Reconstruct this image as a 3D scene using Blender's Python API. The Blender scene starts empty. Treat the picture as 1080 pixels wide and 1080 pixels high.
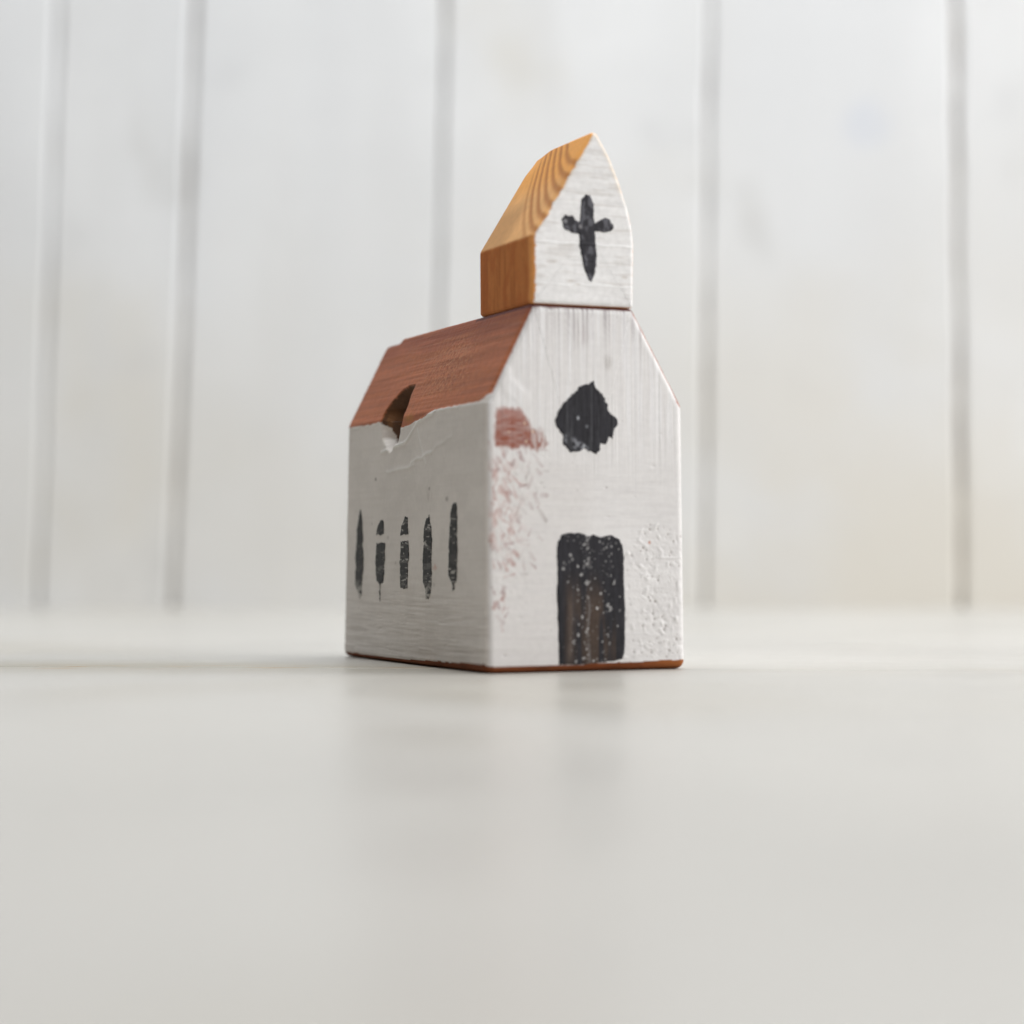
import bpy, math, random
import numpy as np

MM = 0.001
YAW = 0.41394
random.seed(4); RNG = np.random.default_rng(7)
scene = bpy.context.scene
COL = scene.collection

# ------------------------------------------------------------------ noise
_GR = [np.random.default_rng(100 + i).random((256, 256)) for i in range(8)]
def vnoise(x, y, seed=0):
    g = _GR[seed % 8]
    x = np.asarray(x, float) + 37.3 * seed; y = np.asarray(y, float) + 91.7 * seed
    xi = np.floor(x).astype(int); yi = np.floor(y).astype(int)
    fx = x - xi; fy = y - yi
    fx = fx * fx * (3 - 2 * fx); fy = fy * fy * (3 - 2 * fy)
    a = g[xi % 256, yi % 256]; b = g[(xi + 1) % 256, yi % 256]
    c = g[xi % 256, (yi + 1) % 256]; d = g[(xi + 1) % 256, (yi + 1) % 256]
    return (a * (1 - fx) + b * fx) * (1 - fy) + (c * (1 - fx) + d * fx) * fy
def fbm(x, y, seed=0, octv=4):
    s = 0; a = 0.5; t = 0
    for o in range(octv):
        s = s + a * vnoise(x * 2 ** o, y * 2 ** o, seed + o); t += a; a *= 0.5
    return s / t
def sst(e0, e1, x):
    t = np.clip((x - e0) / (e1 - e0), 0, 1)
    return t * t * (3 - 2 * t)
def poly_sd(px, py, poly):
    """signed distance to a polygon, negative inside"""
    P = np.array(poly, float); n = len(P)
    d2 = np.full(np.shape(px), 1e18); ins = np.zeros(np.shape(px), bool)
    for i in range(n):
        ax, ay = P[i]; bx, by = P[(i + 1) % n]
        ex, ey = bx - ax, by - ay
        t = np.clip(((px - ax) * ex + (py - ay) * ey) / (ex * ex + ey * ey + 1e-12), 0, 1)
        d2 = np.minimum(d2, (px - ax - t * ex) ** 2 + (py - ay - t * ey) ** 2)
        cond = (ay > py) != (by > py)
        with np.errstate(divide='ignore', invalid='ignore'):
            xi = ax + (py - ay) / (by - ay + 1e-15) * ex
        ins ^= cond & (px < xi)
    d = np.sqrt(d2)
    return np.where(ins, -d, d)
def seg_d(px, py, ax, ay, bx, by):
    ex, ey = bx - ax, by - ay
    t = np.clip(((px - ax) * ex + (py - ay) * ey) / (ex * ex + ey * ey + 1e-12), 0, 1)
    return np.hypot(px - ax - t * ex, py - ay - t * ey)
def mix(c, d, f):
    f = np.asarray(f)[..., None]
    return c * (1 - f) + np.asarray(d, float) * f

# ------------------------------------------------------------------ mesh helpers
def mesh_obj(name, V, F, mat, parent=None, colors=None, smooth=True, scale=MM):
    me = bpy.data.meshes.new(name)
    V = np.asarray(V, np.float32) * scale
    F = np.asarray(F, np.int32); nf = len(F)
    me.vertices.add(len(V)); me.vertices.foreach_set('co', V.ravel())
    me.loops.add(nf * 4); me.loops.foreach_set('vertex_index', F.ravel())
    me.polygons.add(nf); me.polygons.foreach_set('loop_start', np.arange(0, nf * 4, 4, dtype=np.int32))
    me.update(calc_edges=True)
    me.polygons.foreach_set('use_smooth', np.full(nf, smooth))
    if colors is not None:
        at = me.color_attributes.new('paint', 'FLOAT_COLOR', 'POINT')
        c4 = np.ones((len(V), 4), np.float32); c4[:, :3] = colors
        at.data.foreach_set('color', c4.ravel())
    me.materials.append(mat)
    me.validate()
    o = bpy.data.objects.new(name, me); COL.objects.link(o)
    if parent: o.parent = parent
    return o
def split_mesh(V, F, C, part):
    """faces of one part only, with their own vertices"""
    f = F[part]; used, inv = np.unique(f.ravel(), return_inverse=True)
    return V[used], inv.reshape(-1, 4), C[used]

# ------------------------------------------------------------------ materials
def new_mat(name):
    m = bpy.data.materials.new(name); m.use_nodes = True
    nt = m.node_tree; b = nt.nodes['Principled BSDF']
    return m, nt, b
def paint_mat(name, rough, spec=0.4, grain=0.06, coat=0.0, bump=0.0, bscale=4000):
    """paint laid by hand: colour from the brushed colour layer, broken by a fine grain"""
    m, nt, b = new_mat(name); N = nt.nodes; L = nt.links
    at = N.new('ShaderNodeAttribute'); at.attribute_name = 'paint'
    tc = N.new('ShaderNodeTexCoord')
    nz = N.new('ShaderNodeTexNoise'); nz.inputs['Scale'].default_value = 900; nz.inputs['Detail'].default_value = 5
    L.new(tc.outputs['Object'], nz.inputs['Vector'])
    mr = N.new('ShaderNodeMapRange'); mr.inputs['From Min'].default_value = .3; mr.inputs['From Max'].default_value = .7
    mr.inputs['To Min'].default_value = 1 - grain; mr.inputs['To Max'].default_value = 1 + grain
    L.new(nz.outputs['Fac'], mr.inputs['Value'])
    mx = N.new('ShaderNodeVectorMath'); mx.operation = 'SCALE'
    L.new(at.outputs['Color'], mx.inputs[0]); L.new(mr.outputs['Result'], mx.inputs['Scale'])
    L.new(mx.outputs['Vector'], b.inputs['Base Color'])
    r2 = N.new('ShaderNodeMapRange'); r2.inputs['To Min'].default_value = rough - .08; r2.inputs['To Max'].default_value = rough + .08
    L.new(nz.outputs['Fac'], r2.inputs['Value']); L.new(r2.outputs['Result'], b.inputs['Roughness'])
    b.inputs['Specular IOR Level'].default_value = spec
    b.inputs['Coat Weight'].default_value = coat; b.inputs['Coat Roughness'].default_value = .3
    if bump:
        n2 = N.new('ShaderNodeTexNoise'); n2.inputs['Scale'].default_value = bscale; n2.inputs['Detail'].default_value = 3
        L.new(tc.outputs['Object'], n2.inputs['Vector'])
        bp = N.new('ShaderNodeBump'); bp.inputs['Strength'].default_value = bump; bp.inputs['Distance'].default_value = .0001
        L.new(n2.outputs['Fac'], bp.inputs['Height']); L.new(bp.outputs['Normal'], b.inputs['Normal'])
    return m
M_WHITE = paint_mat('brushed_white_paint', .55, .4, .03, bump=.25)
M_ROOF = paint_mat('red_brown_paint', .55, .25, .12, bump=.4)
M_WOOD = paint_mat('bare_pine', .65, .1, .06, bump=.15)
M_BLACK = paint_mat('black_paint', .5, .25, .15, bump=.3)

# ------------------------------------------------------------------ prism with rounded edges
def rounded_profile(P, R, ds):
    """closed loop (counter-clockwise as seen from the front) of points, outward normals and corner ids"""
    P = np.array(P, float); n = len(P); pts = []; nrm = []
    arcs = []
    for i in range(n):
        a = P[i - 1]; b = P[i]; c = P[(i + 1) % n]
        u = (a - b) / np.linalg.norm(a - b); v = (c - b) / np.linalg.norm(c - b)
        th = math.acos(np.clip(u @ v, -1, 1)); r = R[i]
        t = r / math.tan(th / 2); ctr = b + (u + v) / np.linalg.norm(u + v) * r / math.sin(th / 2)
        p0 = b + u * t; p1 = b + v * t
        arcs.append((ctr, p0, p1, r))
    for i in range(n):
        ctr, p0, p1, r = arcs[i]
        a0 = math.atan2(*(p0 - ctr)[::-1]); a1 = math.atan2(*(p1 - ctr)[::-1])
        da = (a1 - a0 + math.pi) % (2 * math.pi) - math.pi
        k = max(4, int(abs(da) * r / ds))
        for j in range(k + 1):
            a = a0 + da * j / k; d = np.array([math.cos(a), math.sin(a)])
            pts.append(ctr + d * r); nrm.append(d)
        q0 = arcs[(i + 1) % n][1]; l = np.linalg.norm(q0 - p1); k = max(2, int(l / ds))
        e = (q0 - p1) / l; nn = np.array([e[1], -e[0]])
        for j in range(1, k):
            pts.append(p1 + (q0 - p1) * j / k); nrm.append(nn)
    return np.array(pts), np.array(nrm)
def prism(P, R, depth, re, ds, rings, dsy, back_rings=10, re_back=None):
    """rounded prism; returns V (x, y, z), normal N, F, and per-vertex zone (0 front cap, 1 side, 2 back cap)"""
    re_back = re_back or re
    p, n = rounded_profile(P, R, ds); K = len(p)
    c = p.mean(0)
    loops = []; norms = []; zone = []
    inner = p - n * re
    for t in np.linspace(.012, 1, rings)[:-1]:
        q = c + (inner - c) * t
        loops.append(np.c_[q[:, 0], np.zeros(K), q[:, 1]]); norms.append(np.tile([0, -1., 0], (K, 1))); zone.append(0)
    for a in np.linspace(0, math.pi / 2, 9):
        q = p - n * re * (1 - math.sin(a))
        loops.append(np.c_[q[:, 0], np.full(K, re * (1 - math.cos(a))), q[:, 1]])
        norms.append(np.c_[n[:, 0] * math.sin(a), np.full(K, -math.cos(a)), n[:, 1] * math.sin(a)]); zone.append(0 if a < .6 else 1)
    ny = int((depth - re - re_back) / dsy)
    for y in np.linspace(re, depth - re_back, ny)[1:-1]:
        loops.append(np.c_[p[:, 0], np.full(K, y), p[:, 1]]); norms.append(np.c_[n[:, 0], np.zeros(K), n[:, 1]]); zone.append(1)
    for a in np.linspace(0, math.pi / 2, 9):
        q = p - n * re_back * (1 - math.cos(a))
        loops.append(np.c_[q[:, 0], np.full(K, depth - re_back * (1 - math.sin(a))), q[:, 1]])
        norms.append(np.c_[n[:, 0] * math.cos(a), np.full(K, math.sin(a)), n[:, 1] * math.cos(a)]); zone.append(1 if a < .8 else 2)
    inner = p - n * re_back
    for t in np.linspace(1, .012, back_rings)[1:]:
        q = c + (inner - c) * t
        loops.append(np.c_[q[:, 0], np.full(K, depth), q[:, 1]]); norms.append(np.tile([0, 1., 0], (K, 1))); zone.append(2)
    Lc = len(loops); V = np.concatenate(loops); N = np.concatenate(norms)
    Z = np.repeat(zone, K)
    i = np.arange(Lc - 1)[:, None] * K; j = np.arange(K)[None, :]; j2 = (j + 1) % K
    F = np.stack([i + j, i + j2, i + K + j2, i + K + j], -1).reshape(-1, 4)
    # tiny closing quads at both poles
    caps = []
    for base in (0, (Lc - 1) * K):
        h = K // 2
        for q in range(0, h - 1):
            quad = [base + q, base + K - 1 - q, base + (K - 2 - q), base + q + 1]
            if len(set(quad)) == 4: caps.append(quad if base == 0 else quad[::-1])
    F = np.concatenate([F, np.array(caps)])
    PN = np.tile(n, (Lc, 1))
    return V, N, F, Z, PN

# ------------------------------------------------------------------ relief of the two painted faces (mm, outward)
RP = [(2.28, 53.74), (4.38, 54.09), (7.9, 53.67), (9.07, 51.98), (10.24, 49.85), (12.84, 49.47), (13.54, 46.46), (11.4, 45.34), (8.57, 46.15), (5.76, 45.67), (2.02, 46.16), (1.94, 49.67)]
pit_rng = np.random.default_rng(21)
PITS = []
for k in range(330):
    x = 30.5 + 14 * pit_rng.random(); z = 2.5 + 29 * pit_rng.random() ** 1.1
    if pit_rng.random() < np.clip((x - 29) / 7, .2, 1) * np.clip((33 - z) / 8, 0, 1):
        PITS.append((x, z, .18 + .38 * pit_rng.random() ** 2, pit_rng.choice([-1., 1.]), pit_rng.random() * 3.1, pit_rng.random()))
for k in range(45):
    PITS.append((3 + 40 * pit_rng.random(), 3 + 55 * pit_rng.random(), .15 + .22 * pit_rng.random(), -1., 0., pit_rng.random()))
def front_relief(x, z):
    up = sst(36, 50, z + 6 * (vnoise(x * .3, z * .1, 3) - .5))
    h = .065 * (fbm(x * 2.6, z * .045, 1, 3) - .5) * (.06 + up)               # bristle marks, top to bottom
    h = h + .035 * (fbm(x * 6, z * .08, 5, 2) - .5) * (.04 + up)
    h = h + .06 * (fbm(x * .12, z * 1.3, 2, 3) - .5) * (1 - .7 * up)           # cross strokes lower down
    h = h + .10 * (fbm(x * .12, z * .12, 4, 2) - .5)
    h = h + .10 * np.exp(-(seg_d(x, z, 27, 29, 44, 23.6) / .25) ** 2) * 0
    h = h + .09 * sst(.35, 0, np.abs(z - 23.2 - .3 * vnoise(x * .4, 0 * x, 2))) * sst(37, 40, x)
    h = h + .12 * sst(1.1, -.9, seg_d(x, z, 3, 61, 7.5, 56) - 1.8 + 1.2 * (vnoise(x * .6, z * .6, 4) - .5))             # thick dab at the upper left corner
    reg = sst(29, 34, x) * sst(34, 26, z)
    h = h + reg * .06 * (fbm(x * 1.7, z * 1.7, 6, 3) - .5)
    h = h + .09 * sst(14, 6, x) * sst(48, 40, z) * sst(8, 16, z) * (fbm(x * 1.2, z * 1.2, 3, 3) - .5)
    for (px, pz, r, s, a, q) in PITS:
        m = (np.abs(x - px) < 1.6) & (np.abs(z - pz) < 1.6)
        if m.any():
            dx = x[m] - px; dz = z[m] - pz
            u = dx * math.cos(a) + dz * math.sin(a); v = -dx * math.sin(a) + dz * math.cos(a)
            h[m] += s * .062 * r / .3 * np.exp(-(u / (r * 1.4)) ** 2 - (v / (r * .7)) ** 2)
    return h
def left_relief(y, z):
    h = .07 * (fbm(y * .07, z * 1.2, 1, 3) - .5) + .10 * (fbm(y * .1, z * .12, 2, 3) - .5)
    low = sst(20, 12, z)
    h = h + low * .14 * (fbm(y * .10 + .6 * vnoise(y * .2, z * .2, 4), z * 2.0, 5, 3) - .5)
    cr = np.abs(fbm(y * .05, z * 1.1, 6, 2) - .5)
    h = h - low * .07 * sst(.03, 0, cr) * sst(.45, .6, vnoise(y * .2, z * .5, 3))
    wob = .7 * (vnoise(y * .35, z * 0, 2) - .5)
    for (a, b, c, d, w, k) in [(61, 47.6, 46, 49.3, .35, .25), (46, 49.3, 36, 54, .35, .2), (36, 54, 28, 55, .3, .2), (38, 51.5, 33, 44, .5, .12),
                               (42, 44.5, 30, 46.5, .4, .14), (30, 46.5, 18, 49.5, .5, .08), (57, 43, 40, 44, .5, .12)]:
        h = h + k * np.exp(-(seg_d(y, z + wob, a, b, c, d) / w) ** 2)
    h = h + .10 * sst(52, 56, z) * (fbm(y * .5, z * .5, 3, 3) - .5)
    return h

# ------------------------------------------------------------------ the toy church: body block
W, D = 45.2, 85.0
HS, HT, TL, TR = 55.1, 75.6, 10.4, 33.6
church = bpy.data.objects.new('toy_church', None); COL.objects.link(church)
church['label'] = 'small hand-painted wooden toy church with red roof, bare-wood steeple and black painted cross'
church['category'] = 'toy church'
church.empty_display_size = .03
ORX, ORY = W / 2, D / 2                                             # empty sits under the middle of the block
def to_local(V):
    V = V.copy(); V[:, 0] -= ORX; V[:, 1] -= ORY
    return V
def shear(V):
    """the block is not quite square: its foot is a little longer and wider than its shoulders"""
    V = V.copy(); t = np.clip(1 - V[:, 2] / HS, 0, 1)
    V[:, 1] *= 1 + .042 * t
    V[:, 0] += .55 * t * np.clip(V[:, 0] / W, 0, 1)
    return V

prof = [(0, 0), (W, 0), (W, HS + .4), (TR, HT), (TL, HT), (0, HS)]
V, N, F, Z, PN = prism(prof, [1.7, 1.9, 3.2, 1.2, 1.0, 1.3], D, 1.6, .2, 210, .24)
x, y, z = V[:, 0].copy(), V[:, 1].copy(), V[:, 2].copy()
front = Z == 0
sideL = (Z == 1) & (PN[:, 0] < -.97)
slopeL = (Z == 1) & (PN[:, 0] < -.1) & (PN[:, 1] > .3)
# unrolled height above the shoulder on the left side
sl = np.where(z > HS, np.hypot(x, z - HS), z - HS)
# --- notch: a knot has fallen out across the left eave
NOTCH = [(49.4, 8.5), (53.4, 8.5), (57.6, 7.2), (60.9, 4.2), (62.0, 1.0), (61.8, -0.5), (60.9, -4.2), (55.9, -7.8), (50.3, -5.6), (48.7, -2.7), (47.2, -0.3), (47.7, 3.0), (48.9, 6.0)]
NWHITE = [(66, 0.0), (59, -1.0), (55.5, -1.8), (52.6, -3.6), (50.8, -6.2), (55.9, -9.5), (66, -9)]
leftish = (Z == 1) & (PN[:, 0] < -.1)
nsd = np.full(len(V), 9.); nsd[leftish] = poly_sd(y[leftish], sl[leftish], NOTCH)
nsd = nsd + .35 * (vnoise(y * .9, sl * .9, 2) - .5)
dl = np.clip((61.6 - y) / 13.5, 0, 1)
ndep = np.where(nsd < 0, np.minimum(-nsd * 3.2, .95 * np.clip(62.2 - y, 0, 7)), 0)
ndep = ndep + np.where(nsd < -.3, .25 * (vnoise(y * 1.5, sl * .5, 4) - .5), 0)
wsd = np.full(len(V), 9.); wsd[leftish] = poly_sd(y[leftish] - ndep[leftish] / .44, sl[leftish], NWHITE)   # painted facet on the far side of the hole
# --- relief
h = np.zeros(len(V))
h[front] = front_relief(x[front], z[front])
lw = (Z == 1) & (PN[:, 0] < -.3) & (z <= HS + .6)
h[lw] = left_relief(y[lw], z[lw])
REDL = np.array([(-5, 2.6), (.5, 2.2), (1.7, 1.2), (3.5, .45), (16.66, .33), (28.77, .32), (34.11, -1.05), (39.96, -1.53), (44, -2.3), (48.38, -2.31), (53.31, -2.02), (60.88, -.3), (72.69, -.5), (83.64, -.4), (100, -.4)])
yy = np.clip(y, -4, 99)
redz = np.interp(yy, REDL[:, 0], REDL[:, 1]) + .45 * (fbm(y * .6, z * 0, 2, 3) - .5)
rf = (Z >= 1) & (sl > redz) & (z > 50)
rf_right = (Z >= 1) & (PN[:, 0] > .1) & (z > HS + .6)
top = (Z == 1) & (PN[:, 1] > .1) & (z > HS)
h[top] = h[top] * 0 + (.10 * (fbm(y[top] * .06, (z[top] + x[top]) * 2.2, 3, 3) - .5) + .08 * (fbm(y[top] * 1.1, (z[top] - x[top]) * 1.1, 5, 3) - .5))
# broken paint lip along the eave line, thick on the white side
lip = leftish & (np.abs(sl - redz) < 1.2)
h[lip] += .14 * sst(.6, 0, np.abs(sl[lip] - redz[lip] + .25)) * sst(.35, .6, vnoise(y[lip] * .5, y[lip] * 0, 4))
back = Z == 2
h[back] = .1 * (fbm(x[back] * .4, z[back] * .4, 1, 3) - .5)
bot = z < .8
h[bot] *= .2
V = V + N * (h - ndep)[:, None]

# --- colours (linear)
WHITE = np.array([.80, .785, .775]); REDP = np.array([.42, .142, .069]); ORANGE = np.array([.20, .060, .022]); DARKW = np.array([.10, .042, .016])
C = np.tile(WHITE, (len(V), 1))
tone = fbm(x * .09 + y * .07, z * .09, 1, 3) - .5
C = C * (1 + .10 * tone)[:, None]
# front: thin grey streaks near the ridge where the bristles ran dry
st = fbm(x[front] * 3.2, z[front] * .05, 2, 3); st2 = fbm(x[front] * 2.2, z[front] * .07, 6, 2)
xf, zf = x[front], z[front]
topg = sst(62, 75.5, zf + 5 * (vnoise(xf * .5, zf * .05, 3) - .5))
cf = C[front]
cf = mix(cf, (.42, .385, .395), np.clip(sst(.50, .72, st) * (.14 * sst(38, 60, zf) + .75 * topg ** 1.5), 0, .8))
cf = mix(cf, (.88, .88, .89), .5 * sst(.55, .75, st2) * sst(40, 55, zf))
cf = mix(cf, (.22, .17, .18), .8 * sst(.54, .64, st) * sst(74.0, 75.6, zf))
cf = mix(cf, (.40, .33, .33), .35 * sst(2.4, .3, np.hypot((xf - 21.5) / .9, (zf - 69.5) / 1.6)) * sst(.4, .6, st))
cf = mix(cf, (.36, .33, .30), .45 * sst(2.2, .3, np.hypot((xf - 27.5) / .9, (zf - 64.0) / 1.1)) * sst(.42, .6, st))
# the darker, cooler and warmer passes of white over each other
cf = mix(cf, (.70, .675, .655), .55 * sst(47, 40, zf + 4 * (vnoise(xf * .3, zf * .1, 2) - .5)) * sst(26, 20, xf))
cf = mix(cf, (.68, .66, .655), .3 * sst(.5, .7, fbm(xf * .15, zf * 1.6, 4, 3)) * sst(45, 38, zf))
# the red smear
sd = poly_sd(xf, zf, RP) + 1.1 * (fbm(xf * 2.2, zf * .8, 3, 3) - .5) * sst(5, 9, xf) + .5 * (vnoise(xf * 1.5, zf * 1.5, 1) - .5)
thin = .90 + .25 * (fbm(xf * .6, zf * 1.6, 5, 3) - .5) * 2
thin = thin * (1 - .55 * sst(8.5, 12, xf) * sst(.42, .58, vnoise(xf * 2.6, zf * .6, 2)))
fm = sst(.55, -.55, sd) * np.clip(thin, 0, 1)
cf = mix(cf, (.29, .078, .042), np.clip(fm, 0, 1))
cf = mix(cf, (.50, .30, .27), .5 * fm * sst(50, 53.6, zf))
for (a, b, r) in [(10.4, 49.3, .45), (8.9, 47.2, .4), (8.6, 50.9, .35), (5.0, 49.1, .22)]:
    cf = mix(cf, (.78, .62, .46), .85 * sst(r, r * .3, np.hypot(xf - a, zf - b) + .15 * (vnoise(xf * 4, zf * 4, 3) - .5)))
# small red strokes below it, in loose zigzag rows
fr = np.random.default_rng(5)
rowz = 45.3
while rowz > 9:
    wmax = 13.0 if rowz > 30 else (13.0 - (30 - rowz) * .42)
    xx = 1.5
    while xx < wmax:
        p_here = (.92 - .035 * xx) * (1 if rowz > 22 else .35)
        if fr.random() < p_here:
            l = .9 + 1.5 * fr.random(); a = fr.choice([-1.05, -.8, 1.9, -1.3, .1, -2.0]) + .35 * (fr.random() - .5)
            ax, az = xx + .6 * (fr.random() - .5), rowz + .9 * (fr.random() - .5)
            bx, bz = ax + l * math.cos(a), az + l * math.sin(a)
            w0 = .10 + .34 * fr.random() ** 2; op = (.28 + .5 * fr.random()) * (1 - .035 * xx)
            m = (np.abs(xf - (ax + bx) / 2) < 2.5) & (np.abs(zf - (az + bz) / 2) < 2.5)
            if m.any():
                dd = seg_d(xf[m], zf[m], ax, az, bx, bz) + .28 * (vnoise(xf[m] * 3, zf[m] * 3, 4) - .5)
                along = np.clip(np.hypot(xf[m] - ax, zf[m] - az) / l, 0, 1)
                colr = (.34, .095, .065) if xx < 6 and fr.random() < .7 else (.27, .12, .12)
                if xx > 6.5 and fr.random() < .5: colr = (.30, .25, .23)
                cf[m] = mix(cf[m], colr, op * sst(w0 + .18, w0 - .1, dd) * (.5 + .5 * along))
        xx += .75 + 1.1 * fr.random()
    rowz -= 1.45 + .5 * fr.random()
halo = sst(12, 2, xf) * sst(46, 40, zf) * sst(18, 30, zf)
cf = mix(cf, (.52, .30, .26), .40 * halo * sst(.45, .7, fbm(xf * .8, zf * .8, 2, 3)))
# specks in the pitted corner
for (px, pz, r, s, a, q) in PITS:
    if s < 0 and q > .35:
        m = (np.abs(xf - px) < 1.2) & (np.abs(zf - pz) < 1.2)
        if m.any():
            d = np.hypot(xf[m] - px, zf[m] - pz)
            cf[m] = mix(cf[m], (.26, .22, .20), (.25 + .5 * q) * sst(r * .9, r * .2, d))
cf = mix(cf, (.55, .17, .08), .8 * sst(.42, .12, np.hypot((xf - 36.9), (zf - 26.6) * .8)))
# red edge line along the gable where the roof paint shows
C[front] = cf
nx, nz = PN[:, 0], PN[:, 1]
edge_front = (Z <= 1) & (y < 1.6) & (nz > .25) & (z > HS - .2)
ef = edge_front & (y > .12)
rag = fbm(z * 1.1 + x * .7, x * 0, 3, 3) - .5
wl = np.where(nx < 0, sst(58.0, 60.5, z), 1.0)
C[ef] = mix(C[ef], np.where((z > HT - 1.0)[ef][:, None], np.array([.10, .03, .035]), np.array([.30, .075, .055])), (np.clip(sst(.25, .6, y + .9 * rag), 0, 1) * wl)[ef] * .9)
# left wall: shade and warm bounce painted in as a tint, faint dirt, pencil-grey specks
lm = (Z == 1) & (PN[:, 0] < -.3) & (z <= HS + 1)
yl, zl = y[lm], z[lm]; cl = C[lm]
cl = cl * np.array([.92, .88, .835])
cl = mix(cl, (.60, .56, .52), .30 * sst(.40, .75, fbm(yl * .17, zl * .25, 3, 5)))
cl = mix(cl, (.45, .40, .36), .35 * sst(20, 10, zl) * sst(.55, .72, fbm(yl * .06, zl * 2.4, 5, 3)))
cl = mix(cl, (.40, .35, .31), .30 * sst(5, 1, np.hypot((yl - 31) / .5, (zl - 36.5) / .9)) * sst(.45, .65, fbm(yl * 1.2, zl * .5, 2, 3)))
for (a, b, r, t) in [(64.5, 41.7, .55, .75), (66.5, 31.5, .4, .4), (31, 38.5, .5, .5), (21, 36.0, .8, .55), (28, 17.8, .6, .25), (51, 22.4, .5, .3), (56, 28.2, .6, .3), (43, 29.3, .5, .3), (35.6, 23.2, .4, .3)]:
    cl = mix(cl, (.20, .17, .15), t * sst(r, r * .25, np.hypot((yl - a) * .6, zl - b) + .2 * (vnoise(yl * 3, zl * 3, 1) - .5)))
cl = mix(cl, (.55, .22, .15), .45 * sst(.9, .2, np.hypot((yl - 27.5) * .5, zl - 21.5) + .5 * (vnoise(yl * 2, zl * 2, 5) - .5)))
cl = mix(cl, (.86, .85, .82), .5 * sst(.05, .16, h[lm]))
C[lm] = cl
# roof
rr = rf | rf_right | (top & (z > HS + 3) & (Z == 1) & (y > .6))
yr, sr = y[rr], sl[rr]
cr_ = np.tile(REDP, (rr.sum(), 1))
g1 = fbm(yr * .045, sr * 1.5, 2, 4)
cr_ = cr_ * (1 + .70 * (g1 - .5))[:, None]
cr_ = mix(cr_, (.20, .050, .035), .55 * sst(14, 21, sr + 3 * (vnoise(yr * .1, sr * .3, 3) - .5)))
cr_ = mix(cr_, (.40, .135, .055), .5 * sst(.5, .72, fbm(yr * .05, sr * .7, 4, 3)))
sp = vnoise(yr * 2.6, sr * 2.6, 1) * .6 + vnoise(yr * 5, sr * 5, 6) * .4
mid = np.exp(-((yr - 28 - .3 * sr) / 15) ** 2) * sst(2, 6, sr) * sst(21, 15, sr)
cr_ = mix(cr_, (.50, .24, .12), .75 * mid * sst(.56, .70, sp))
cr_ = mix(cr_, (.14, .04, .028), .6 * mid * sst(.36, .26, sp))
scr = fbm(yr * .05, sr * 4.0, 6, 2)
cr_ = mix(cr_, (.48, .24, .16), .45 * sst(.66, .78, scr) * sst(10, 17, sr) * sst(.35, .6, vnoise(yr * .12, sr * .2, 2)))
cr_ = mix(cr_, (.42, .20, .05), .6 * sst(2.2, .2, np.hypot((yr - 43.5) / 2, (sr + .6) / .8) + (vnoise(yr * 1.5, sr * 1.5, 3) - .5)))
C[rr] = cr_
seam_ = rr & (z > HT - .9) & (y < 29)
C[seam_] = mix(C[seam_], (.11, .035, .035), .85)                      # dark line where the steeple sits on the ridge
# notch
nm = nsd < -.03
wood = np.tile(DARKW, (nm.sum(), 1))
yn, sn = y[nm], sl[nm]
wood = mix(wood, (.20, .085, .028), sst(.4, .7, fbm(yn * .8, sn * .25, 2, 3)) * sst(4.8, 0, sn))
wood = mix(wood, (.55, .16, .03), .9 * sst(.5, .1, seg_d(yn, sn, 50, -1.2, 54, -.1)))
C[nm] = wood
wp = (nsd < .1) & leftish & (wsd + .3 * (vnoise(y * 2, sl * 2, 3) - .5) < 0)
C[wp] = np.array([.74, .68, .62])
# bare wood along the foot
bandL = np.interp(y, [0, 22, 48, 65, 88], [1.9, 1.5, 1.0, 1.0, 1.25]) + .35 * (fbm(y * .5, x * .5, 2, 3) - .5)
bandF = np.interp(x, [0, 16, 31, 45], [1.55, 1.4, 1.75, 1.95]) + .35 * (fbm(x * .6, y * .5, 5, 3) - .5)
band = np.where(front | (y < .8), bandF, bandL)
bm_ = (z < band)
ow = np.tile(ORANGE, (bm_.sum(), 1)) * (1 + .8 * (fbm(x[bm_] * .3 + y[bm_] * .3, z[bm_] * 3, 1, 3) - .5))[:, None]
ow = mix(ow, (.38, .13, .038), .8 * sst(33, 44, x[bm_]) * (y[bm_] < 6))
ow = mix(ow, (.12, .045, .02), .7 * sst(.9, .2, z[bm_]))
C[bm_] = ow

# --- split into parts
fz = z[F].mean(1); fsl = (sl - redz)[F].mean(1); fZ = Z[F].max(1); fnz = PN[F][:, :, 1].mean(1); fnx = PN[F][:, :, 0].mean(1); fy = y[F].mean(1)
is_base = (z - band)[F].mean(1) < 0
is_roof = (fZ == 1) & (fy > .55) & (fnz > -.3) & (fz > 50) & (((fnx < .1) & (fsl > 0)) | ((fnx >= -.05) & (fz > HS + .6))) & ~is_base
rc = sst(D - 11, D - 8.5, y + .8 * (vnoise(x * .4, y * .3, 2) - .5)) * sst(HT - 1.6, HT, z)
V[:, 2] -= .9 * rc; C[rc > .3] = mix(C[rc > .3], (.10, .035, .022), .8)
V = shear(V); V[:, 2] = np.maximum(V[:, 2], 0.02)
Vl = to_local(V)
mesh_obj('body', *split_mesh(Vl, F, C, ~is_base & ~is_roof)[:2], M_WHITE, church, split_mesh(Vl, F, C, ~is_base & ~is_roof)[2])
a, b, c = split_mesh(Vl, F, C, is_roof); roof = mesh_obj('roof', a, b, M_ROOF, church, c)
a, b, c = split_mesh(Vl, F, C, is_base); mesh_obj('foot_edge', a, b, M_WOOD, church, c)

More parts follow.
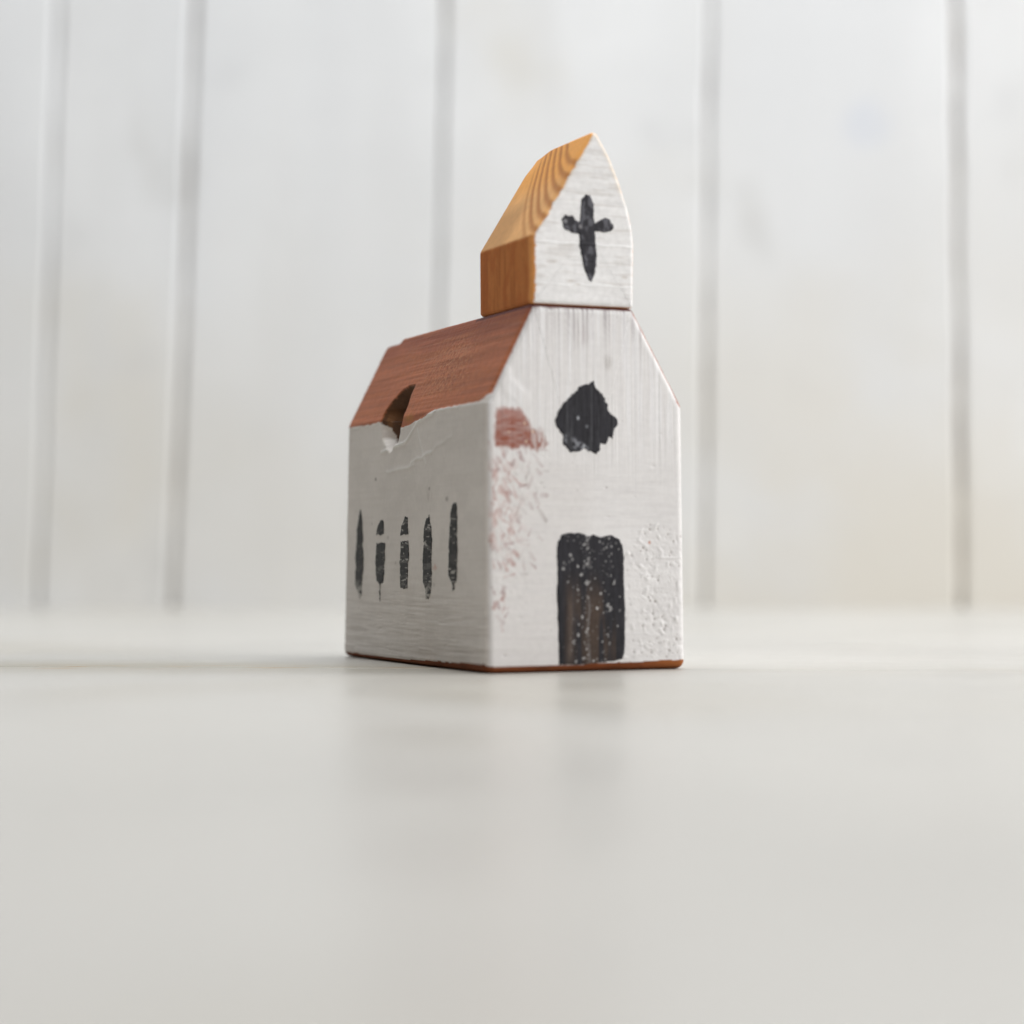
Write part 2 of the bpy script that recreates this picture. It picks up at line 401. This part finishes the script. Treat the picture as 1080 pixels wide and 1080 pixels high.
# ------------------------------------------------------------------ painted marks: thin skins of paint on the relief
def mark(name, polys, place, relief, parent, colour_fn, cell=.12, thick=.09, ragged=.35, rs=1.6, seed=1, shearing=True):
    """fills ragged outlines (mm on their face) with a thin raised film of paint"""
    allp = np.concatenate([np.array(p) for p in polys])
    u0, v0 = allp.min(0) - .5; u1, v1 = allp.max(0) + .5
    nu = int((u1 - u0) / cell) + 1; nv = int((v1 - v0) / cell) + 1
    uu, vv = np.meshgrid(u0 + np.arange(nu) * cell, v0 + np.arange(nv) * cell, indexing='ij')
    sd = np.full(uu.shape, 9.)
    for p in polys: sd = np.minimum(sd, poly_sd(uu, vv, p))
    sd = sd + ragged * (fbm(uu * rs, vv * rs, seed, 3) - .5) * 2
    # let edge vertices slide on to the outline so that the film ends in a clean curve
    gu, gv = np.gradient(sd, cell); gl = np.hypot(gu, gv) + 1e-6
    near = np.abs(sd) < cell * .8
    uu = np.where(near, uu - gu / gl * sd * .9, uu); vv = np.where(near, vv - gv / gl * sd * .9, vv)
    rel = relief(uu.ravel(), vv.ravel()).reshape(uu.shape)
    hh = rel + .03 + thick * sst(.05, -.35, sd) + .05 * (fbm(uu * 2.2, vv * .3, seed + 2, 2) - .5) * (sd < -.1)
    P = place(uu.ravel(), vv.ravel(), hh.ravel())
    keep = (sd < cell * .45)
    idx = np.arange(nu * nv).reshape(nu, nv)
    k4 = keep[:-1, :-1] & keep[1:, :-1] & keep[1:, 1:] & keep[:-1, 1:]
    Fq = np.stack([idx[:-1, :-1], idx[1:, :-1], idx[1:, 1:], idx[:-1, 1:]], -1)[k4]
    Cc = colour_fn(uu.ravel(), vv.ravel(), sd.ravel())
    a, b, c = split_mesh(P, Fq, Cc, np.ones(len(Fq), bool))
    a = to_local(shear(a) if shearing else a)
    return mesh_obj(name, a, b, M_BLACK, parent, c)
pl_front = lambda u, v, h: np.c_[u, -h, v]
pl_left = lambda u, v, h: np.c_[-h, u, v]
INK = np.array([.021, .020, .025])
def ink(u, v, s, seed=1):
    c = np.tile(INK, (len(u), 1)) * (1 + .7 * (fbm(u * 1.5, v * .25, seed, 3) - .5))[:, None]
    return c
# door: stippled with white, brown where the paint is thin
DOOR = [(15.6, 25.08), (15.94, 26.81), (16.66, 28.11), (18.0, 28.63), (20.88, 28.55), (22.33, 28.13), (23.19, 27.85), (23.78, 28.22), (25.72, 27.68), (26.93, 28.03), (28.15, 28.12), (29.86, 27.25), (30.59, 26.15), (30.87, 23.3), (30.8, 18.05), (31.11, 12.79), (30.99, 7.53), (30.73, 3.6), (30.23, 2.39), (28.52, 1.99), (24.63, 1.73), (21.73, 1.49), (15.98, 1.54), (15.9, 6.07), (15.69, 11.25), (15.57, 16.44), (15.77, 20.32)]
def door_col(u, v, s):
    c = ink(u, v, s, 2)
    c = mix(c, (.075, .050, .036), .9 * sst(.38, .62, fbm(u * .5, v * .05, 4, 3)) * sst(22, 12, v) * sst(16.5, 18.5, u) * sst(30, 28, u))
    c = mix(c, (.13, .10, .085), .75 * np.exp(-((u - 18.0 - .8 * np.sin(v * .12)) / .5) ** 2) * sst(18, 12, v) * sst(1, 4, v) * (.5 + vnoise(u * .8, v * .25, 3)))
    c = mix(c, (.20, .19, .19), .6 * np.exp(-((u - 22.6 - .25 * np.sin(v * .6)) / .22) ** 2) * sst(.40, .65, vnoise(u * .7, v * .5, 1)))
    r = np.random.default_rng(12)
    for k in range(240):
        band_ = r.random()
        if band_ < .38: pu = 22.4 + .5 * r.standard_normal()
        elif band_ < .75: pu = 26.6 + 1.5 * r.standard_normal()
        elif band_ < .88: pu = 19.2 + 1.2 * r.standard_normal()
        else: pu = 16 + 15 * r.random()
        pv = 1.5 + 27 * r.random(); rad = .05 + .20 * r.random() ** 3; op = .15 + .65 * r.random() ** 1.8
        m = (np.abs(u - pu) < 1) & (np.abs(v - pv) < 1)
        if m.any():
            d = np.hypot(u[m] - pu, (v[m] - pv) * .8) + .22 * (vnoise(u[m] * 4, v[m] * 4, k) - .5)
            c[m] = mix(c[m], (.62, .61, .60), op * sst(rad + .08, rad - .08, d))
    for (pu, pv, rad) in [(22.2, 18.3, .42), (27.0, 13.6, .45), (27.5, 12.9, .4), (19.0, 10.0, .0), (28.6, 18.3, .35), (22.4, 27.0, .20), (21.8, 26.2, .22), (19.2, 6.2, .3), (20.3, 17, .3), (17.0, 21.2, .35), (17.2, 22.6, .25), (18.6, 24.0, .3)]:
        c = mix(c, (.58, .57, .56), .6 * sst(rad * .75 + .14, rad * .75 - .14, np.hypot(u - pu, (v - pv) * .7) + .55 * (vnoise(u * 3.2, v * 3.2, 5) - .5)))
    return c
mark('door', [DOOR], pl_front, front_relief, church, door_col, ragged=.15, rs=1.3, seed=2)
RW = [(15.37, 51.7), (16.19, 53.67), (17.4, 55.22), (18.6, 56.55), (20.53, 57.92), (21.02, 58.8), (23.19, 59.31), (24.31, 60.13), (24.64, 58.69), (26.34, 57.43), (27.4, 55.49), (27.79, 53.52), (29.74, 52.48), (29.88, 51.16), (28.75, 50.04), (28.64, 48.06), (27.76, 48.39), (27.02, 47.15), (25.81, 47.04), (25.7, 45.82), (24.83, 45.01), (23.61, 45.25), (22.65, 45.67), (21.92, 45.97), (20.48, 45.37), (18.79, 45.04), (18.32, 45.9), (17.12, 46.75), (17.37, 48.27), (16.42, 49.55), (15.61, 50.4)]
def rw_col(u, v, s):
    c = ink(u, v, s, 3)
    c = mix(c, (.30, .31, .34), .8 * sst(.45, .62, fbm(u * 1.1, v * 1.1, 2, 3)) * sst(1.4, .2, seg_d(u, v, 18.2, 48.0, 22.2, 45.6)))
    c = mix(c, (.50, .52, .56), .9 * sst(.4, .1, np.hypot(u - 20.6, (v - 52.3) * .7)))
    c = mix(c, (.45, .47, .5), .8 * sst(.4, .1, np.hypot(u - 21.9, (v - 46.6) * .8)))
    c = mix(c, (.22, .23, .25), .6 * sst(.5, .1, np.hypot(u - 22.6, v - 50.6)))
    c = mix(c, (.05, .05, .056), .8 * sst(.55, .7, fbm(u * 2.0, v * .12, 5, 3)))
    return c
mark('round_window', [RW], pl_front, front_relief, church, rw_col, ragged=.32, rs=1.5, seed=3)
WINS = [
 [[(74.62, 35.21), (73.04, 32.78), (72.21, 28.66), (72.7, 26.61), (71.86, 24.55), (71.88, 21.27), (72.75, 17.57), (72.52, 15.11), (73.98, 14.06), (75.57, 15.89), (77.17, 17.32), (77.38, 24.57), (76.75, 27.47), (76.73, 30.37), (75.74, 32.84)]],
 [[(60.54, 32.35), (58.8, 31.92), (58.47, 28.91), (63.48, 28.89), (62.88, 30.58)], [(63.14, 26.95), (57.67, 26.98), (57.7, 22.51), (58.53, 17.71), (60.61, 17.49), (62.95, 18.27), (63.86, 22.51)], [(60.2, 17.6), (60.9, 17.6), (61.2, 15.6), (60.5, 13.6), (60.1, 15)]],
 [[(45.29, 32.85), (43.65, 32.43), (43.13, 28.73), (48.07, 28.71), (47.5, 30.74)], [(47.86, 27.22), (43.14, 27.37), (42.62, 23.68), (43.18, 20.58), (43.42, 16.89), (45.39, 16.59), (47.91, 17.03), (48.33, 22.52)]],
 [[(30.91, 32.76), (29.9, 30.47), (29.09, 27.06), (29.43, 22.53), (29.15, 19.13), (29.78, 16.11), (30.82, 14.39), (32.58, 14.74), (33.09, 16.82), (34.34, 18.33), (34.63, 22.52), (34.08, 26.72), (34.06, 29.77), (32.48, 32.03)]],
 [[(15.56, 35.2), (15.1, 31.7), (15.13, 26.93), (15.17, 21.8), (15.58, 18.68), (16.65, 18.12), (16.46, 16.84), (17.64, 16.64), (18.41, 18.47), (19.88, 19.94), (19.85, 24.38), (19.32, 29.19), (18.8, 32.88), (17.81, 34.7)]],
]
for k, polys in enumerate(WINS):
    def wc(u, v, s, k=k):
        c = np.tile(np.array([.026, .027, .028]), (len(u), 1)) * (1 + .6 * (fbm(u * 1.1, v * .3, k, 3) - .5))[:, None]
        c = mix(c, (.13, .125, .12), (.8 if k in (1, 2, 3) else .25) * sst(.52, .7, fbm(u * .25, v * 1.6, k + 2, 3)))
        c = mix(c, (.60, .57, .53), .75 * sst(19.0, 15.5, v) * sst(.40, .62, fbm(u * .8, v * 1.5, k + 1, 3)))
        c = mix(c, (.50, .48, .45), (.8 if k in (2, 3, 4) else .2) * sst(.70, .78, fbm(u * .5, v * 2.2, k + 5, 2)))
        return c
    mark('window', polys, pl_left, left_relief, church, wc, cell=.16, ragged=.38, rs=1.1, seed=4 + k)

# ------------------------------------------------------------------ steeple block
SD = 27.8
sp_prof = [(10.3, HT + .05), (33.7, HT + .05), (33.95, 89.0), (33.5, 93.0), (32.4, 97.0), (30.6, 101.9), (28.4, 107.0), (24.7, 113.0), (10.25, 89.6)]
V, N, F, Z, PN = prism(sp_prof, [.8, .6, 2.5, 2.5, 3, 4, 4, 1.2, 1.5], SD, 1.0, .16, 150, .17, back_rings=30, re_back=1.0)
x, y, z = V[:, 0].copy(), V[:, 1].copy(), V[:, 2].copy()
fr_ = Z == 0
def steeple_relief(x, z):
    h = .08 * (fbm(x * .13, z * 1.1, 2, 3) - .5) + .07 * (fbm(x * .15, z * .15, 4, 2) - .5)
    h = h + .10 * sst(.4, 0, np.abs(z - 88.3 - .35 * (vnoise(x * .3, x * 0, 3) - .5))) + .07 * sst(.3, 0, np.abs(z - 79.8 - .6 * (vnoise(x * .4, x * 0, 5) - .5)))
    h = h - .05 * sst(.3, 0, np.abs(z - 84.6 - .8 * (vnoise(x * .25, x * 0, 1) - .5)))
    return h
h = np.zeros(len(V)); h[fr_] = steeple_relief(x[fr_], z[fr_])
# distance up the left slope from the shoulder
sv = np.array([24.7 - 10.25, 113.0 - 89.6]); sv /= np.linalg.norm(sv)
s = np.where(z > 89.6, (x - 10.25) * sv[0] + (z - 89.6) * sv[1], z - 89.6)
# growth rings run round a pith near the front peak
rad = s - 24 * (np.clip(y + .3, 0, 99) / 24.0) ** 1.55
rad = rad + 1.3 * (fbm(y * .12, s * .08, 3, 3) - .5) + .15 * (vnoise(y * 1.5, s * 1.5, 2) - .5)
ph = (rad / 3.3 + .1) % 1.0
ring = sst(.15, .62, ph) * sst(1.0, .74, ph)
on_slope = sst(-.5, .5, s)
amt = ring * on_slope * sst(-6, 2.0, rad) * sst(21, 18, rad) * sst(26, 19, y)
Cs = np.tile(np.array([.90, .50, .215]), (len(V), 1))
Cs = Cs * (1 + .30 * (fbm(y * .2, s * .2, 6, 3) - .5))[:, None]
Cs = mix(Cs, (.96, .46, .14), sst(10, 19, s))
Cs = mix(Cs, (.66, .36, .16), sst(10, 18, y) * on_slope * sst(14, 8, s))
Cs = mix(Cs, (.50, .20, .075), amt * .8)
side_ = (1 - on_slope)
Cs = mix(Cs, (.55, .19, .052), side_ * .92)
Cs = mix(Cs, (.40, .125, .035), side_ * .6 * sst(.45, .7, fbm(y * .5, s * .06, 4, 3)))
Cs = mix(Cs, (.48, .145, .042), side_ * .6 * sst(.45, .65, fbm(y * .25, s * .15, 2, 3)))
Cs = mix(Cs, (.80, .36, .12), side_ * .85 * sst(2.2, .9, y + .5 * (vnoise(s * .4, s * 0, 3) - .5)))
h = h - np.where(Z == 1, .035 * amt, 0)
ragx = .9 * (fbm(z * .5, z * 0 + y * .4, 2, 3) - .5) + .5 * (vnoise(z * 2.2, y * 0, 5) - .5)
Wt = np.tile(np.array([.88, .875, .87]), (len(V), 1)) * (1 + .10 * (fbm(x * .1, z * .5, 3, 3) - .5))[:, None]
Wt = mix(Wt, (.58, .54, .50), .35 * sst(.55, .75, fbm(x * .14, z * 1.4, 5, 3)))
for (a, b2, r) in [(19.2, 80.6, .9), (20.6, 80.0, .6), (15, 84.5, 1.0), (31.5, 82, .8)]:
    Wt = mix(Wt, (.50, .44, .38), .5 * sst(1, .2, np.hypot((x - a) / (r * 2), (z - b2) / (r * .5)) + .5 * (vnoise(x * 2, z * 2, 1) - .5)))
# distance of a front vertex from the rim of the gable: bare wood shows at the sanded edges
rim = -poly_sd(x, z, [(10.3, 60.), (33.7, 60.)] + sp_prof[2:])
white_m = sst(.10, .40, rim + ragx * np.where(x < 22, .85, .35) - .55 * sst(23, 15, x) - .5 * sst(100, 109, z) * sst(26, 23, x) + .02) * (y < .5)
Wt = mix(Wt, (.70, .55, .36), .5 * sst(1.6, .2, rim + ragx) * sst(95, 104, z))
Cs = np.where(white_m[:, None] > 0, Cs * (1 - white_m[:, None]) + Wt * white_m[:, None], Cs)
V = V + N * h[:, None]
# the tail of the ridge has been sanded down a little
t = sst(SD - 9, SD, V[:, 1]) * sst(106, 112, V[:, 2]); V[:, 2] -= 1.0 * t
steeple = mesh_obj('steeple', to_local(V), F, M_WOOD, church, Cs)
CV = [(21.69, 97.8), (22.58, 98.87), (23.69, 98.74), (24.48, 96.78), (24.64, 91.56), (25.19, 85.96), (24.6, 82.31), (23.97, 80.59), (23.26, 80.83), (22.07, 83.78), (21.2, 87.34), (21.0, 91.34), (21.45, 94.58)]
CH1 = [(17.03, 93.3), (17.92, 94.27), (19.68, 94.06), (21.45, 92.6), (22.5, 92.2), (22.4, 89.9), (21.43, 90.2), (19.22, 90.75), (17.47, 91.52)]
CH2 = [(23.5, 92.4), (24.8, 92.9), (26.8, 94.11), (28.14, 93.87), (29.25, 92.24), (28.13, 91.29), (24.55, 91.07), (23.5, 91.2)]
def cross_col(u, v, s):
    c = ink(u, v, s, 5) * 1.25
    c = mix(c, (.14, .14, .16), .7 * sst(.5, .7, fbm(u * .9, v * .5, 2, 3)))
    c = mix(c, (.42, .42, .44), .7 * sst(.6, .15, np.hypot(u - 18.0, (v - 92.9) * .7) + .4 * (vnoise(u * 2, v * 2, 3) - .5)))
    c = mix(c, (.32, .31, .32), .6 * sst(.75, .2, np.hypot(u - 21.4, v - 92.0) + .5 * (vnoise(u * 2, v * 2, 4) - .5)))
    return c
mark('cross', [CV, CH1, CH2], pl_front, steeple_relief, steeple, cross_col, ragged=.22, rs=1.4, seed=6, shearing=False)
church.rotation_euler = (0, 0, YAW)
cy, sy = math.cos(YAW), math.sin(YAW)
church.location = ((ORX * cy - ORY * sy) * MM, (ORX * sy + ORY * cy) * MM, 0)

# ------------------------------------------------------------------ setting: white boarded tabletop and white plank wall
SA = math.radians(-7.8)
def white_board_mat(name, rough, base, stain_amt, seam=None, bump_d=.0004, wall=False):
    m, nt, b = new_mat(name); N = nt.nodes; L = nt.links
    tc = N.new('ShaderNodeTexCoord')
    def noise(scale, detail, stretch=None):
        mp = N.new('ShaderNodeMapping'); mp.inputs['Scale'].default_value = stretch or (1, 1, 1)
        L.new(tc.outputs['Object'], mp.inputs['Vector'])
        n = N.new('ShaderNodeTexNoise'); n.inputs['Scale'].default_value = scale; n.inputs['Detail'].default_value = detail
        L.new(mp.outputs['Vector'], n.inputs['Vector']); return n.outputs['Fac']
    def rng(v, a, bb, c, d):
        q = N.new('ShaderNodeMapRange'); q.interpolation_type = 'SMOOTHSTEP'
        for nm, vv in zip(('From Min', 'From Max', 'To Min', 'To Max'), (a, bb, c, d)): q.inputs[nm].default_value = vv
        L.new(v, q.inputs['Value']); return q.outputs['Result']
    def mixc(f, A, B):
        q = N.new('ShaderNodeMix'); q.data_type = 'RGBA'
        L.new(f, q.inputs['Factor'])
        for sock, val in ((q.inputs['A'], A), (q.inputs['B'], B)):
            if isinstance(val, tuple): sock.default_value = (*val, 1)
            else: L.new(val, sock)
        return q.outputs['Result']
    def mul(a_, b_):
        q = N.new('ShaderNodeMath'); q.operation = 'MULTIPLY'; L.new(a_, q.inputs[0])
        if isinstance(b_, (int, float)): q.inputs[1].default_value = b_
        else: L.new(b_, q.inputs[1])
        return q.outputs['Value']
    col = mixc(rng(noise(9, 5), .35, .65, 0, 1), base, tuple(v * .93 for v in base))
    col = mixc(rng(noise(5.5, 4), .52, .72, 0, stain_amt), col, (base[0] * .84, base[1] * .80, base[2] * .72))
    col = mixc(rng(noise(14, 6), .60, .75, 0, stain_amt * .8), col, (base[0] * .80, base[1] * .80, base[2] * .81))
    if seam:                                                        # worn paint along the joint, church shadow painted into its broad left band
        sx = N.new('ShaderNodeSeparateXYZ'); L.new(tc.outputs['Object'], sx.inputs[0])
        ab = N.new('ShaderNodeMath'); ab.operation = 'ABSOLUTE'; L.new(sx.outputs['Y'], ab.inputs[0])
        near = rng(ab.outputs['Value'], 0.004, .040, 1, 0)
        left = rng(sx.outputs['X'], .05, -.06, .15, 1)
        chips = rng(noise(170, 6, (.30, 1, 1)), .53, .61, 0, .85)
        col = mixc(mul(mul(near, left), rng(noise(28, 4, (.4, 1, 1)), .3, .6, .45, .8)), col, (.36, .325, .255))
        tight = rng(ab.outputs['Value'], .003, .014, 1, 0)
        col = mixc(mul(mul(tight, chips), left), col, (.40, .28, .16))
    if wall:                                                        # thin whitewash: long brush streaks, and a warmer, darker tint that grows towards the foot
        sx = N.new('ShaderNodeSeparateXYZ'); L.new(tc.outputs['Object'], sx.inputs[0])
        col = mixc(rng(noise(26, 5, (1, .10, 1)), .42, .70, 0, .55), col, (base[0] * .88, base[1] * .875, base[2] * .87))
        col = mixc(rng(noise(9, 2, (1, .03, 1)), .42, .60, 0, .6), col, (base[0] * .91, base[1] * .915, base[2] * .925))
        foot = mul(rng(sx.outputs['Y'], .26, -.02, 0, 1), rng(sx.outputs['X'], -.15, .20, .45, 1))
        col = mixc(mul(foot, rng(noise(7, 5), .30, .60, .15, .95)), col, (base[0] * .885, base[1] * .835, base[2] * .745))
        col = mixc(rng(noise(16, 4, (1, .5, 1)), .60, .72, 0, .5), col, (base[0] * .74, base[1] * .73, base[2] * .71))
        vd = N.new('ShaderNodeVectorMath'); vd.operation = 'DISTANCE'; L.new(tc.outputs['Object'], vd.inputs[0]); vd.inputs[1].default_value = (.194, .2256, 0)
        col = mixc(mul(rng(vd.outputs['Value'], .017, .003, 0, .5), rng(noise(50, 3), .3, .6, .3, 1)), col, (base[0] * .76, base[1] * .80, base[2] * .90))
    spots = N.new('ShaderNodeTexVoronoi'); spots.inputs['Scale'].default_value = 24
    L.new(tc.outputs['Object'], spots.inputs['Vector'])
    col = mixc(mul(rng(spots.outputs['Distance'], .05, .02, 0, 1), rng(noise(7, 2), .55, .6, 0, .45)), col, (.45, .40, .34))
    b.inputs['Specular IOR Level'].default_value = .5 if wall else .38
    L.new(col, b.inputs['Base Color'])
    L.new(rng(noise(30, 4), .3, .7, rough - .06, rough + .06), b.inputs['Roughness'])
    bp = N.new('ShaderNodeBump'); bp.inputs['Strength'].default_value = .35; bp.inputs['Distance'].default_value = bump_d
    L.new(noise(60, 6, (.25, 1, 1)), bp.inputs['Height']); L.new(bp.outputs['Normal'], b.inputs['Normal'])
    return m
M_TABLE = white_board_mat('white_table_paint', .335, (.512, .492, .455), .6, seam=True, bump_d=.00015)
M_WALL = white_board_mat('white_wall_paint', .6, (.825, .828, .83), .9, wall=True)

def board(bm, c0, c1, c2, c3, z0, z1, bev):
    """plank with chamfered long edges; corners counter-clockwise in the plane, thickness z0..z1 (z1 is the face)"""
    P = [np.array(p, float) for p in (c0, c1, c2, c3)]
    cen = sum(P) / 4
    lo = [bm.verts.new((*p, z0)) for p in P]; mid = [bm.verts.new((*p, z1 - bev)) for p in P]
    ins = []
    for p in P:
        d = cen - p; ins.append(p + np.sign(d) * bev)
    hi = [bm.verts.new((*p, z1)) for p in ins]
    for a in range(4):
        b = (a + 1) % 4
        bm.faces.new((lo[a], lo[b], mid[b], mid[a])); bm.faces.new((mid[a], mid[b], hi[b], hi[a]))
    bm.faces.new(hi); bm.faces.new(lo[::-1])
def bm_obj(name, bm, mat, scale=MM):
    import bmesh
    bmesh.ops.scale(bm, vec=(scale,) * 3, verts=bm.verts)
    bmesh.ops.recalc_face_normals(bm, faces=bm.faces)
    me = bpy.data.meshes.new(name); bm.to_mesh(me); bm.free(); me.materials.append(mat)
    o = bpy.data.objects.new(name, me); COL.objects.link(o); return o
import bmesh
# tabletop: two boards that meet in a narrow joint passing under the church
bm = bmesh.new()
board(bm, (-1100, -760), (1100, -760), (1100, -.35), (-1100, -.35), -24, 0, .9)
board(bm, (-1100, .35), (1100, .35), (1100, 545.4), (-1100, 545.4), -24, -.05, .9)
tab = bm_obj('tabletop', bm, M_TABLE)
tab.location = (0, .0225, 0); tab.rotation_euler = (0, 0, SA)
tab['kind'] = 'structure'; tab['label'] = 'white painted wooden tabletop with a worn joint between its boards'
# wall of planks: the joints lean a little, as the boards are not parallel
bm = bmesh.new()
JO = [(-680, -690), (-545, -530), (-410, -385), (-278, -244), (-211, -180), (-143.4, -105.8), (-12.3, 4.3), (116.2, 129.3), (235.5, 232.8), (350, 338), (480, 475), (610, 612), (740, 742)]
GAP = [1, 1, 1, 1, .75, 1.15, .75, .65, 1.1, 1, 1, 1, 1]
HW = 900
wr = np.random.default_rng(3); ROWS = 46
def plank(bm, left, right, zs, z0, z1):
    """hand-planed plank: uneven long edges, softened arris"""
    rows = []
    for (xl, bl), (xr, br), yv in zip(left, right, zs):
        rows.append([bm.verts.new(q) for q in ((xl, yv, z0), (xl, yv, z1 - bl), (xl + bl, yv, z1), (xr - br, yv, z1), (xr, yv, z1 - br), (xr, yv, z0))])
    for a, b in zip(rows[:-1], rows[1:]):
        for q in range(5): bm.faces.new((a[q], a[q + 1], b[q + 1], b[q]))
    bm.faces.new(rows[-1]); bm.faces.new(rows[0][::-1])
zs = np.linspace(-22, HW, ROWS)
def edge(x0, x1, gap, side, seed):
    t = (zs - zs[0]) / (zs[-1] - zs[0])
    jit = 1.1 * (vnoise(zs * .035, zs * 0 + seed, seed) - .5) + .7 * (vnoise(zs * .12, zs * 0 + seed, seed + 2) - .5)
    bev = 1.0 + 1.5 * vnoise(zs * .05, zs * 0 + seed + 9, seed + 1)
    return np.c_[x0 + (x1 - x0) * t + side * np.maximum(gap + jit, .25), bev]
for k in range(len(JO) - 1):
    (a0, a1), (b0, b1) = JO[k], JO[k + 1]
    plank(bm, edge(a0, a1, GAP[k], 1, 2 * k), edge(b0, b1, GAP[k + 1], -1, 2 * k + 1), zs, -5.9, -(k % 3) * .4)
v = [bm.verts.new(p) for p in ((-1000, -22, -6), (1000, -22, -6), (1000, HW, -6), (-1000, HW, -6))]
bm.faces.new(v).material_index = 1                                  # old brown wood seen through the joints
wall = bm_obj('wall', bm, M_WALL)
M_BACK, _nt, _b = new_mat('old_brown_wood'); _b.inputs['Base Color'].default_value = (.30, .22, .15, 1); _b.inputs['Roughness'].default_value = .8
_n = _nt.nodes.new('ShaderNodeTexNoise'); _n.inputs['Scale'].default_value = 34; _n.inputs['Detail'].default_value = 4
_c = _nt.nodes.new('ShaderNodeTexCoord'); _nt.links.new(_c.outputs['Object'], _n.inputs['Vector'])
_r = _nt.nodes.new('ShaderNodeValToRGB'); _r.color_ramp.elements[0].position = .38; _r.color_ramp.elements[1].position = .62
_r.color_ramp.elements[0].color = (.16, .105, .06, 1); _r.color_ramp.elements[1].color = (.62, .57, .50, 1)
_nt.links.new(_n.outputs['Fac'], _r.inputs['Fac']); _nt.links.new(_r.outputs['Color'], _b.inputs['Base Color'])
wall.data.materials.append(M_BACK)
wall.rotation_euler = (math.radians(90), 0, SA); wall.location = (-.02, .575, 0.0005)
wall['kind'] = 'structure'; wall['label'] = 'wall of upright white painted planks behind the table'

# ------------------------------------------------------------------ light: soft window light from the upper right, pale room
w = bpy.data.worlds.new('World'); scene.world = w; w.use_nodes = True
bg = w.node_tree.nodes['Background']; bg.inputs['Color'].default_value = (1.0, .92, .84, 1); bg.inputs['Strength'].default_value = .12
def area(name, loc, target, size, power, color):
    from mathutils import Vector
    l = bpy.data.lights.new(name, 'AREA'); l.shape = 'RECTANGLE'; l.size, l.size_y = size; l.energy = power; l.color = color
    o = bpy.data.objects.new(name, l); COL.objects.link(o); o.location = loc
    o.rotation_euler = (Vector(target) - Vector(loc)).to_track_quat('-Z', 'Y').to_euler(); return o
area('window_light', (1.35, .02, .62), (0, .12, .05), (1.0, .9), 16, (1, .985, .98))
area('front_fill', (.75, -1.1, .75), (0, .1, .05), (1.0, .9), 5.2, (.99, .98, 1))  # soft fill added on the camera side to brighten the front face
area('overhead_light', (.06, .16, 1.30), (0, .56, .22), (1.3, .65), 18.5, (.92, .965, 1))  # unseen overhead source, aimed to brighten the plank wall

# ------------------------------------------------------------------ camera
from mathutils import Matrix
cam = bpy.data.cameras.new('camera'); co = bpy.data.objects.new('camera', cam); COL.objects.link(co)
cam.sensor_width = 36; cam.sensor_fit = 'HORIZONTAL'; cam.lens = 36 * 2200.0 / 1080
cam.clip_start = .01; cam.clip_end = 20
pitch, roll = .022216, -.003194
fw = np.array([0, math.cos(pitch), math.sin(pitch)]); rt = np.array([1., 0, 0]); up = np.cross(rt, fw)
r2 = rt * math.cos(roll) + up * math.sin(roll); u2 = -rt * math.sin(roll) + up * math.cos(roll)
mw = Matrix.Identity(4)
for i in range(3): mw[i][0] = r2[i]; mw[i][1] = u2[i]; mw[i][2] = -fw[i]
mw.translation = (5.228 * MM, -421.824 * MM, 23.379 * MM)
co.matrix_world = mw
cam.dof.use_dof = True; cam.dof.focus_distance = .461; cam.dof.aperture_fstop = 7.3
cam.dof.aperture_blades = 8
scene.camera = co
scene.view_settings.view_transform = 'Standard'; scene.view_settings.look = 'None'
scene.view_settings.exposure = .07; scene.view_settings.gamma = 1
scene.cycles.max_bounces = 10
